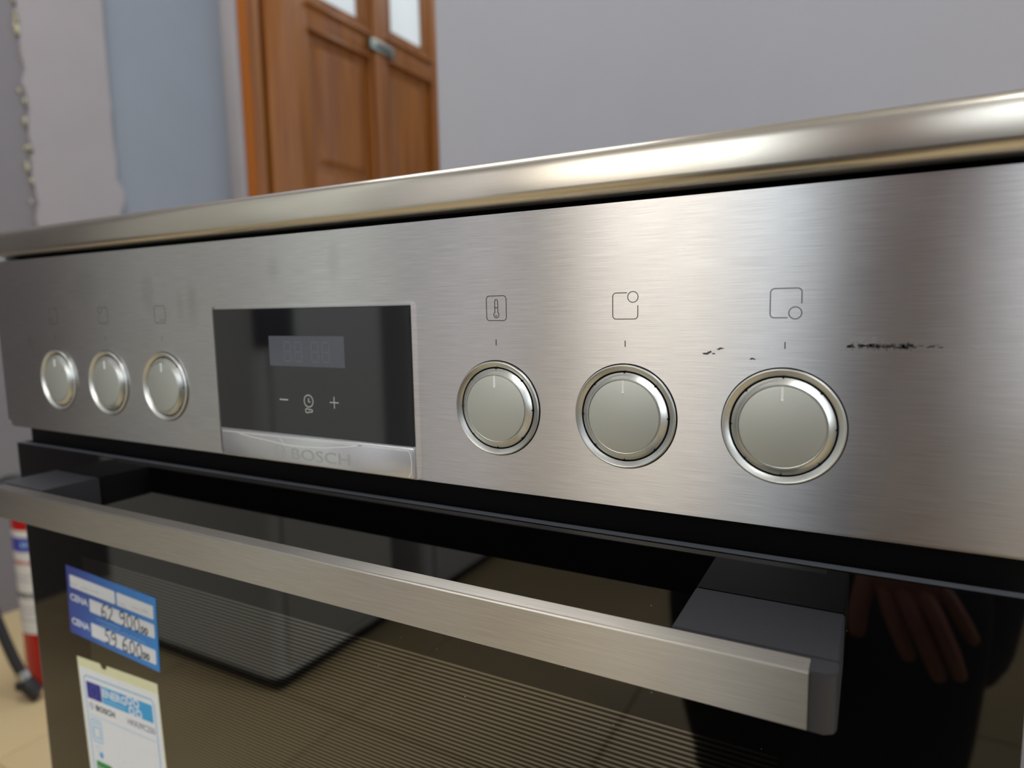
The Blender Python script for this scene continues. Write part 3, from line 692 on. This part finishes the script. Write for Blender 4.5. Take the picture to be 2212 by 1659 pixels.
D = {'6': [[(0.8, 1.0), (0.4, 0.9), (0.1, 0.5), (0.15, 0.1), (0.5, 0.0), (0.8, 0.2), (0.7, 0.45), (0.35, 0.5), (0.15, 0.3)]],
     '2': [[(0.1, 0.8), (0.4, 1.0), (0.75, 0.85), (0.6, 0.5), (0.1, 0.05), (0.9, 0.0)]],
     '9': [[(0.82, 0.85), (0.55, 1.0), (0.2, 0.92), (0.08, 0.7), (0.3, 0.5), (0.65, 0.58), (0.82, 0.85), (0.85, 0.5), (0.7, 0.15), (0.4, 0.0)]],
     '0': [[(0.5, 1.0), (0.2, 0.8), (0.12, 0.4), (0.35, 0.02), (0.7, 0.1), (0.9, 0.5), (0.8, 0.85), (0.5, 1.0)]],
     '5': [[(0.85, 1.0), (0.3, 1.0), (0.22, 0.6), (0.6, 0.6), (0.85, 0.35), (0.6, 0.02), (0.15, 0.1)]]}
def handwritten(s, x, z, w, h, lw):
    ln = []
    for ch in s:
        if ch == ' ': x += w * 0.7; continue
        for st_ in D[ch]:
            ln.append(([(x + p[0] * w * 0.92, z + p[1] * h) for p in st_], False))
        x += w
    return ln
ribbon('handwritten_price', handwritten('62 900', -0.0105, -0.0034, 0.0077, 0.0100, 0.0006) + handwritten('00', 0.0335, -0.0024, 0.0038, 0.0042, 0.0005) + [([(0.0325, -0.0030), (0.0330, -0.0022)], False)], 0.0011, Y2, 'ink', pt)
ribbon('handwritten_price', handwritten('59 600', -0.0085, -0.0212, 0.0075, 0.0098, 0.0006) + handwritten('00', 0.0340, -0.0200, 0.0036, 0.0042, 0.0005) + [([(0.0328, -0.0206), (0.0333, -0.0198)], False)], 0.0011, Y2, 'ink', pt)
sm = []
for (x0, x1, z) in ((-0.046, -0.038, 0.0112), (-0.032, -0.012, 0.0118), (0.010, 0.018, 0.0112), (0.025, 0.042, 0.0120)):
    x = x0
    while x < x1: sm.append(([(x, z + rs.uniform(0, 0.002)), (x + 0.0010, z + rs.uniform(0, 0.003))], False)); x += 0.0018
ribbon('small_print', sm, 0.0004, Y2, 'ink_grey', pt)['kind'] = 'stuff'
sm = []
for (x0, x1, z) in ((-0.016, 0.010, -0.0065), (-0.012, 0.036, -0.0090)):
    x = x0
    while x < x1: sm.append(([(x, z), (x + 0.0012, z + rs.uniform(-0.0006, 0.0012))], False)); x += 0.0019
ribbon('small_print', sm, 0.0005, Y1, 'light_blue', pt)['kind'] = 'stuff'

en = empty('energy_label', (0.1027, GY, 0.5880), 'white energy efficiency label with blue border stuck below the price card', 'label', rot=(0, math.radians(-2.2), 0), local=True)
ew = 0.0462; eh = 0.195
bk = [(-ew, 0.0), (-0.018, 0.0), (-0.016, -0.0032), (-0.011, -0.0032), (-0.010, 0.0), (ew, 0.0), (ew, -eh), (-ew, -eh)]
slab('backing', bk, -0.00005, -0.0002, 'cream_paper', en)
plate('label_face', -ew + 0.0008, ew - 0.0008, -eh + 0.002, -0.0072, -0.0002, 'label_white', en, 0.001)
E1 = -0.00028
ribbon('border_line', [(rrect(-0.0405, 0.0405, -eh + 0.008, -0.0125, 0.004), True)], 0.0007, E1, 'sky_blue', en)
plate('flag', -0.0380, -0.0205, -0.0290, -0.0165, E1, 'eu_blue', en, 0.0003)
bm = bmesh.new()
for i in range(12):
    a = i * math.pi / 6
    r = bmesh.ops.create_circle(bm, cap_ends=True, segments=5, radius=0.0006)['verts']
    for w in r: w.co = Vector((-0.0292 + 0.0042 * math.cos(a) + w.co.x, E1 - 0.0001, -0.0228 + 0.0042 * math.sin(a) + w.co.y))
from_bm('flag_stars', bm, 'star', en)
plate('title_band', -0.0195, 0.0380, -0.0290, -0.0165, E1, 'sky_blue', en, 0.0003)
text('title_word', 'ENERG', -0.0185, -0.0240, 0.0062, E1 - 0.00008, 'text_white', en, width=0.0280, bold=0.035)
ribbon('title_small_print', [([(-0.0180 + i * 0.0022, -0.0268), (-0.0166 + i * 0.0022, -0.0262)], False) for i in range(12)], 0.0010, E1 - 0.00008, 'light_blue', en)
bub = []
for (bx, bz) in ((0.0130, -0.0190), (0.0205, -0.0195), (0.0145, -0.0262), (0.0225, -0.0265)): bub.append((circle(bx, bz, 0.0026, 18), True))
ribbon('title_letters', bub, 0.0016, E1 - 0.00008, 'text_white', en)
ribbon('maker_emblem', [(circle(-0.0345, -0.0345, 0.0024, 24), True), ([(-0.0353, -0.0332), (-0.0353, -0.0358)], False), ([(-0.0337, -0.0332), (-0.0337, -0.0358)], False)], 0.0005, E1, 'ink_grey', en)
text('maker_name', 'BOSCH', -0.0290, -0.0368, 0.0044, E1, 'ink', en, width=0.0225, bold=0.03)
text('type_code', 'HKR39C250', 0.0085, -0.0370, 0.0044, E1, 'ink_grey', en, width=0.0300, bold=0.01)
ribbon('rule_line', [([(-0.0375, -0.0418), (0.0385, -0.0418)], False)], 0.0005, E1, 'light_blue', en)
ribbon('oven_pictogram', [(rrect(-0.0372, -0.0255, -0.0610, -0.0445, 0.002), True), (rrect(-0.0352, -0.0275, -0.0580, -0.0500, 0.0008), True), ([(-0.0355, -0.0470), (-0.0272, -0.0470)], False)], 0.0011, E1, 'light_blue', en)
ribbon('plug_pictogram', [([(-0.0360, -0.0650), (-0.0290, -0.0650)], False), ([(-0.0350, -0.0680), (-0.0310, -0.0690)], False)], 0.0006, E1, 'light_blue', en)
slab('plug_head', [(-0.0320, -0.0705), (-0.0285, -0.0675), (-0.0265, -0.0705), (-0.0290, -0.0735)], E1, E1 - 0.0001, 'sky_blue', en)
for i, mt_ in enumerate(('green', 'green', 'green2', 'green2', 'yellow', 'orange', 'red_arrow')):
    zt = -0.0760 - i * 0.0115; wd = 0.018 + i * 0.0052
    slab('class_arrow', [(-0.0365, zt - 0.0090), (-0.0365 + wd, zt - 0.0090), (-0.0365 + wd + 0.0040, zt - 0.0045), (-0.0365 + wd, zt), (-0.0365, zt)], E1, E1 - 0.0001, mt_, en)
text('class_letter', 'A+++', -0.0350, -0.0830, 0.0042, E1 - 0.0001, 'text_white', en, width=0.010)
text('class_letter', 'A++', -0.0350, -0.0945, 0.0042, E1 - 0.0001, 'text_white', en, width=0.008)

# ================================================================== FIRE EXTINGUISHER
ex = empty('fire_extinguisher', (-1.085, 0.530, 0), 'red fire extinguisher with white and blue label standing on the tiled floor', 'extinguisher', local=True)
R = 0.0650
lathe('cylinder', [(0.052, 0.0), (0.058, 0.003), (R, 0.010), (R, 0.395), (0.060, 0.418), (0.046, 0.434), (0.026, 0.442), (0.018, 0.444), (0.018, 0.455)], (0, 0, 0), 'red', ex, axis='z', n=64, cap0=True, cap1=True, auto=40)
def wrap(name, z0, z1, mat, r, a0=180, a1=358, parent=ex):
    n = 40; v = []; f = []
    for i in range(n + 1):
        a = math.radians(a0 + (a1 - a0) * i / n); v += [(r * math.cos(a), r * math.sin(a), z0), (r * math.cos(a), r * math.sin(a), z1)]
    for i in range(n): f.append((2 * i, 2 * i + 2, 2 * i + 3, 2 * i + 1))
    return mesh_obj(name, v, f, mat, parent, True)
wrap('paper_label', 0.128, 0.364, 'ext_white', R + 0.0004)
wrap('blue_band', 0.316, 0.348, 'ext_blue', R + 0.0008)
def curved_text_lines(name, rows, mat, w):
    v = []; f = []
    for (z, a0, a1, h) in rows:
        a = a0
        while a < a1:
            d = rs.uniform(3, 7); zz = z + rs.uniform(-0.001, 0.001)
            q = [math.radians(a), math.radians(a + d)]
            o = len(v)
            v += [((R + w) * math.cos(q[0]), (R + w) * math.sin(q[0]), zz - h / 2), ((R + w) * math.cos(q[1]), (R + w) * math.sin(q[1]), zz - h / 2), ((R + w) * math.cos(q[1]), (R + w) * math.sin(q[1]), zz + h / 2), ((R + w) * math.cos(q[0]), (R + w) * math.sin(q[0]), zz + h / 2)]
            f.append((o, o + 1, o + 2, o + 3)); a += d + rs.uniform(1.5, 3)
    o = mesh_obj(name, v, f, mat, ex); o['kind'] = 'stuff'; return o
curved_text_lines('label_print', [(0.333, 285, 335, 0.010)], 'light_blue', 0.0010)
curved_text_lines('label_print', [(0.291, 220, 350, 0.008)], 'red', 0.0007)
curved_text_lines('label_print', [(0.216, 220, 350, 0.013)], 'dark_trim', 0.0007)
curved_text_lines('label_print', [(0.262, 225, 345, 0.003), (0.250, 225, 345, 0.003), (0.188, 225, 345, 0.003), (0.176, 225, 345, 0.003), (0.160, 225, 345, 0.003)], 'ink_grey', 0.0007)
lathe('valve', [(0.016, 0.452), (0.020, 0.456), (0.020, 0.470), (0.014, 0.474), (0.014, 0.484)], (0, 0, 0), 'steel_dull', ex, axis='z', n=24, cap1=True)
tube('carry_lever', [(0.01, 0.0, 0.470), (0.05, -0.004, 0.474), (0.10, -0.006, 0.468)], 0.006, 'rubber', ex)
tube('hose', [(-0.015, -0.010, 0.462), (-0.045, -0.050, 0.466), (-0.065, -0.100, 0.42), (-0.060, -0.128, 0.33), (-0.030, -0.118, 0.24), (0.000, -0.112, 0.165), (0.026, -0.104, 0.095), (0.040, -0.098, 0.062)], 0.0105, 'rubber', ex)
tube('hose_ferrule', [(0.040, -0.098, 0.064), (0.047, -0.095, 0.047)], 0.0135, 'steel_dull', ex)
tube('nozzle', [(0.046, -0.095, 0.049), (0.054, -0.092, 0.033), (0.066, -0.086, 0.016), (0.070, -0.083, 0.013)], [0.013, 0.017, 0.016, 0.015], 'rubber', ex)
box('nozzle_tab', 0.034, 0.050, -0.112, -0.098, 0.026, 0.044, 'rubber', ex, bevel=0.003)

# ================================================================== NEIGHBOURING APPLIANCES (seen in the reflections)
def appliance(name, label, x0, x1, y0, y1, h, mat, rad=0.03, grip=False):
    r = empty(name, ((x0 + x1) / 2, (y0 + y1) / 2, 0), label, 'appliance', 'appliances along the left side of the room')
    plan = rrect(x0, x1, y0, y1, rad, 6); n = len(plan)
    def shell(nm, z0, z1, m, ins=0.0):
        pl = rrect(x0 + ins, x1 - ins, y0 + ins, y1 - ins, max(rad - ins, 0.005), 6)
        v = [(x, y, z0) for x, y in pl] + [(x, y, z1) for x, y in pl]
        return mesh_obj(nm, v, [tuple(range(n)), tuple(range(n, 2 * n))] + [(i, (i + 1) % n, (i + 1) % n + n, i + n) for i in range(n)], m, r, True, 35)
    shell('plinth', 0.0, 0.035, 'dark_trim', 0.012)
    shell('cabinet', 0.035, h, mat)
    box('door', x1 - 0.002, x1 + 0.012, y0 + 0.02, y1 - 0.03, 0.06, h - 0.02, mat, r, bevel=0.006)
    if grip:
        box('grip', x1 - 0.012, x1 + 0.016, y1 - 0.095, y1 - 0.004, 0.755, 0.88, 'dark_trim', r, bevel=0.006)
    return r
appliance('slim_freezer', 'tall pale slim appliance reflected in the oven door, the nearer one', -1.17, -0.555, -1.09, -0.690, 1.85, 'appliance', grip=True)
appliance('tall_fridge', 'pale fridge reflected in the oven door, behind a dark gap', -1.17, -0.530, -1.80, -1.20, 1.75, 'appliance2')

# ================================================================== PERSON TAKING THE PHOTOGRAPH (seen only as a dark reflection)
person = empty('person', (0.52, -0.85, 0), 'person in dark clothes crouching, one hand on a knee, reflected in the oven glass', 'person')
def skin_mesh(name, nodes, edges, mat, parent, root=0, sub=2):
    """nodes: (x,y,z,rx,ry)"""
    me = bpy.data.meshes.new(name); me.from_pydata([nd[:3] for nd in nodes], edges, []); me.update()
    o = bpy.data.objects.new(name, me); link(o, parent)
    if parent.type == 'MESH': o.matrix_parent_inverse = Matrix.Identity(4)
    sk = o.modifiers.new('skin', 'SKIN'); sk.use_smooth_shade = True
    for i, nd in enumerate(nodes):
        sv = me.skin_vertices[0].data[i]; sv.radius = (nd[3], nd[4]); sv.use_root = (i == root)
    sb = o.modifiers.new('sub', 'SUBSURF'); sb.levels = sub; sb.render_levels = sub
    me.materials.append(M[mat])
    return o
B = [(0.53, -1.00, 0.52, 0.13, 0.10), (0.55, -0.92, 0.68, 0.115, 0.09), (0.575, -0.80, 0.83, 0.115, 0.09), (0.585, -0.70, 0.94, 0.085, 0.070), (0.595, -0.65, 1.00, 0.048, 0.048), (0.600, -0.605, 1.06, 0.058, 0.066), (0.605, -0.585, 1.12, 0.070, 0.080), (0.610, -0.595, 1.18, 0.055, 0.065),
     (0.715, -0.72, 0.90, 0.052, 0.052), (0.755, -0.66, 0.74, 0.044, 0.044), (0.74, -0.63, 0.70, 0.040, 0.040), (0.60, -0.545, 0.615, 0.028, 0.022),
     (0.525, -0.66, 0.90, 0.042, 0.042), (0.545, -0.53, 0.79, 0.040, 0.040), (0.560, -0.48, 0.765, 0.038, 0.038), (0.600, -0.365, 0.760, 0.026, 0.024),
     (0.61, -0.98, 0.50, 0.085, 0.085), (0.605, -0.62, 0.475, 0.062, 0.062), (0.615, -0.72, 0.26, 0.052, 0.052), (0.62, -0.80, 0.09, 0.036, 0.036),
     (0.45, -0.98, 0.50, 0.085, 0.085), (0.375, -0.62, 0.470, 0.062, 0.062), (0.365, -0.72, 0.25, 0.052, 0.052), (0.36, -0.80, 0.09, 0.036, 0.036)]
BE = [(0, 1), (1, 2), (2, 3), (3, 4), (4, 5), (5, 6), (6, 7), (3, 8), (8, 9), (9, 10), (10, 11), (3, 12), (12, 13), (13, 14), (14, 15), (0, 16), (16, 17), (17, 18), (18, 19), (0, 20), (20, 21), (21, 22), (22, 23)]
body = skin_mesh('body', [(a, b, c, d * 0.94, e_ * 0.94) for a, b, c, d, e_ in B], BE, 'skin', person)
def sub_graph(idx, grow, edges):
    mp = {k: i for i, k in enumerate(idx)}
    nd = [(B[k][0], B[k][1], B[k][2], B[k][3] + grow, B[k][4] + grow) for k in idx]
    return nd, [(mp[a], mp[b]) for a, b in edges if a in mp and b in mp]
nd, ed = sub_graph([0, 16, 17, 18, 19, 20, 21, 22, 23], 0.014, BE); skin_mesh('trousers', nd, ed, 'navy', person)
nd, ed = sub_graph([0, 1, 2, 3, 8, 9, 10, 11, 12, 13, 14, 15], 0.018, BE); skin_mesh('jacket', nd, ed, 'jacket', person)
n_ = 28; v = []; f = []
for (cx, cy, cz, rx_, ry_) in ((0.56, -0.90, 0.76, 0.140, 0.120), (0.55, -0.94, 0.68, 0.175, 0.150), (0.54, -0.92, 0.62, 0.215, 0.215), (0.53, -0.86, 0.48, 0.225, 0.245), (0.52, -0.84, 0.36, 0.215, 0.225), (0.49, -0.80, 0.30, 0.185, 0.15), (0.49, -0.80, 0.10, 0.180, 0.12)):
    for i in range(n_):
        a = 2 * math.pi * i / n_; k = 1 + 0.03 * math.sin(5 * a + cz * 9); v.append((cx + rx_ * k * math.cos(a), cy + ry_ * k * math.sin(a), cz))
for l in range(6):
    for i in range(n_): f.append((l * n_ + i, l * n_ + (i + 1) % n_, (l + 1) * n_ + (i + 1) % n_, (l + 1) * n_ + i))
mesh_obj('long_coat', v, f, 'navy', person, True)
# head details
def blob(name, c, r, mat, parent, seg=16):
    bm = bmesh.new(); q = bmesh.ops.create_uvsphere(bm, u_segments=seg, v_segments=seg // 2 + 2, radius=1.0)['verts']
    for w in q: w.co = Vector((c[0] + w.co.x * r[0], c[1] + w.co.y * r[1], c[2] + w.co.z * r[2]))
    return from_bm(name, bm, mat, parent, smooth=True)
HX, HY, HZ = 0.605, -0.585, 1.12
blob('hair', (HX + 0.004, HY - 0.026, HZ + 0.040), (0.080, 0.086, 0.068), 'hair', person)
blob('nose', (HX, HY + 0.086, HZ - 0.020), (0.012, 0.018, 0.020), 'skin', body)
for sx in (-1, 1):
    blob('ear', (HX + sx * 0.075, HY - 0.005, HZ - 0.012), (0.010, 0.020, 0.030), 'skin', body)
    blob('eye', (HX + sx * 0.027, HY + 0.068, HZ + 0.004), (0.011, 0.010, 0.008), 'white_paper', body); blob('pupil', (HX + sx * 0.027, HY + 0.077, HZ + 0.004), (0.005, 0.004, 0.005), 'ink', body)
tube('mouth', [(HX - 0.02, HY + 0.064, HZ - 0.052), (HX, HY + 0.072, HZ - 0.054), (HX + 0.02, HY + 0.064, HZ - 0.052)], 0.004, 'skin', body)
for fx in (0.62, 0.36):
    sh = lathe('shoe', [(0.040, 0.0), (0.046, 0.012), (0.046, 0.035), (0.040, 0.062), (0.034, 0.085)], (0, 0, 0), 'shoe', person, axis='z', n=24, cap0=True, cap1=True, auto=60)
    for w in sh.data.vertices:
        yy = w.co.y * (2.9 if w.co.y > 0 and w.co.z < 0.06 else 1.2); w.co = Vector((fx + w.co.x, -0.82 + yy, w.co.z))
# right hand resting on the knee: palm and five separate fingers
palm = blob('hand', (0.584, -0.515, 0.555), (0.040, 0.021, 0.044), 'skin', person, 24)
for (a, b, c, d_, r) in (((0.562, -0.512, 0.545), (0.570, -0.500, 0.515), (0.582, -0.500, 0.485), (0.590, -0.506, 0.462), 0.0088),
                         ((0.576, -0.508, 0.546), (0.590, -0.494, 0.515), (0.606, -0.496, 0.478), (0.617, -0.504, 0.448), 0.0092),
                         ((0.590, -0.510, 0.549), (0.608, -0.496, 0.520), (0.624, -0.498, 0.482), (0.634, -0.506, 0.452), 0.0088),
                         ((0.602, -0.516, 0.553), (0.620, -0.505, 0.535), (0.634, -0.508, 0.510), (0.645, -0.515, 0.488), 0.0078)):
    skin_mesh('finger', [a + (r * 1.1, r * 1.1), b + (r, r), c + (r * 0.95, r * 0.95), d_ + (r * 0.8, r * 0.8)], [(0, 1), (1, 2), (2, 3)], 'skin', palm)
skin_mesh('thumb', [(0.560, -0.525, 0.575, 0.012, 0.012), (0.547, -0.510, 0.535, 0.0105, 0.0105), (0.541, -0.505, 0.503, 0.0095, 0.0095), (0.541, -0.508, 0.476, 0.0085, 0.0085)], [(0, 1), (1, 2), (2, 3)], 'skin', palm)
# phone held right behind the lens, and the hand that holds it
fwd = R2
phone = empty('phone', CAM - fwd * 0.012, 'dark phone held by the crouching person', 'phone')
def cam_pt(u, v_, w): return CAM + R0 * u - R1 * v_ - fwd * w          # right, up, backwards
def cam_box(name, u0, u1, v0, v1, w0, w1, mat, parent, bevel):
    bm = bmesh.new(); q = bm_box(bm, u0, u1, v0, v1, w0, w1)
    bmesh.ops.bevel(bm, geom=bm.edges[:], offset=bevel, segments=3, affect='EDGES')
    for w in bm.verts: w.co = cam_pt(*w.co)
    return from_bm(name, bm, mat, parent, auto=40)
cam_box('case', -0.022, 0.138, -0.058, 0.018, 0.008, 0.016, 'phone', phone, 0.003)
cam_box('screen', -0.019, 0.135, -0.055, 0.015, 0.016, 0.0166, 'display', phone, 0.0002)
for (u, v_) in ((0.0, 0.0), (0.0, -0.022), (0.0, -0.044)):
    bm = bmesh.new(); q = bmesh.ops.create_circle(bm, cap_ends=True, segments=24, radius=0.0075)['verts']
    for w in q: w.co = cam_pt(u + w.co.x, v_ + w.co.y, 0.0076)
    from_bm('lens_ring', bm, 'steel_dull', phone)
hand2 = skin_mesh('hand', [tuple(cam_pt(0.105, -0.150, 0.105)) + (0.026, 0.022), tuple(cam_pt(0.100, -0.122, 0.060)) + (0.034, 0.020), tuple(cam_pt(0.097, -0.100, 0.038)) + (0.036, 0.016)], [(0, 1), (1, 2)], 'skin', person)
for k in range(4):
    u = 0.072 + k * 0.017
    skin_mesh('finger', [tuple(cam_pt(u, -0.080, 0.028)) + (0.009, 0.009), tuple(cam_pt(u, -0.070, 0.010)) + (0.0085, 0.0085), tuple(cam_pt(u, -0.050, -0.001)) + (0.008, 0.008), tuple(cam_pt(u, -0.034, -0.001)) + (0.007, 0.007)], [(0, 1), (1, 2), (2, 3)], 'skin', hand2)
skin_mesh('thumb', [tuple(cam_pt(0.066, -0.090, 0.040)) + (0.011, 0.011), tuple(cam_pt(0.057, -0.056, 0.030)) + (0.010, 0.010), tuple(cam_pt(0.062, -0.028, 0.0265)) + (0.009, 0.009)], [(0, 1), (1, 2)], 'skin', hand2)
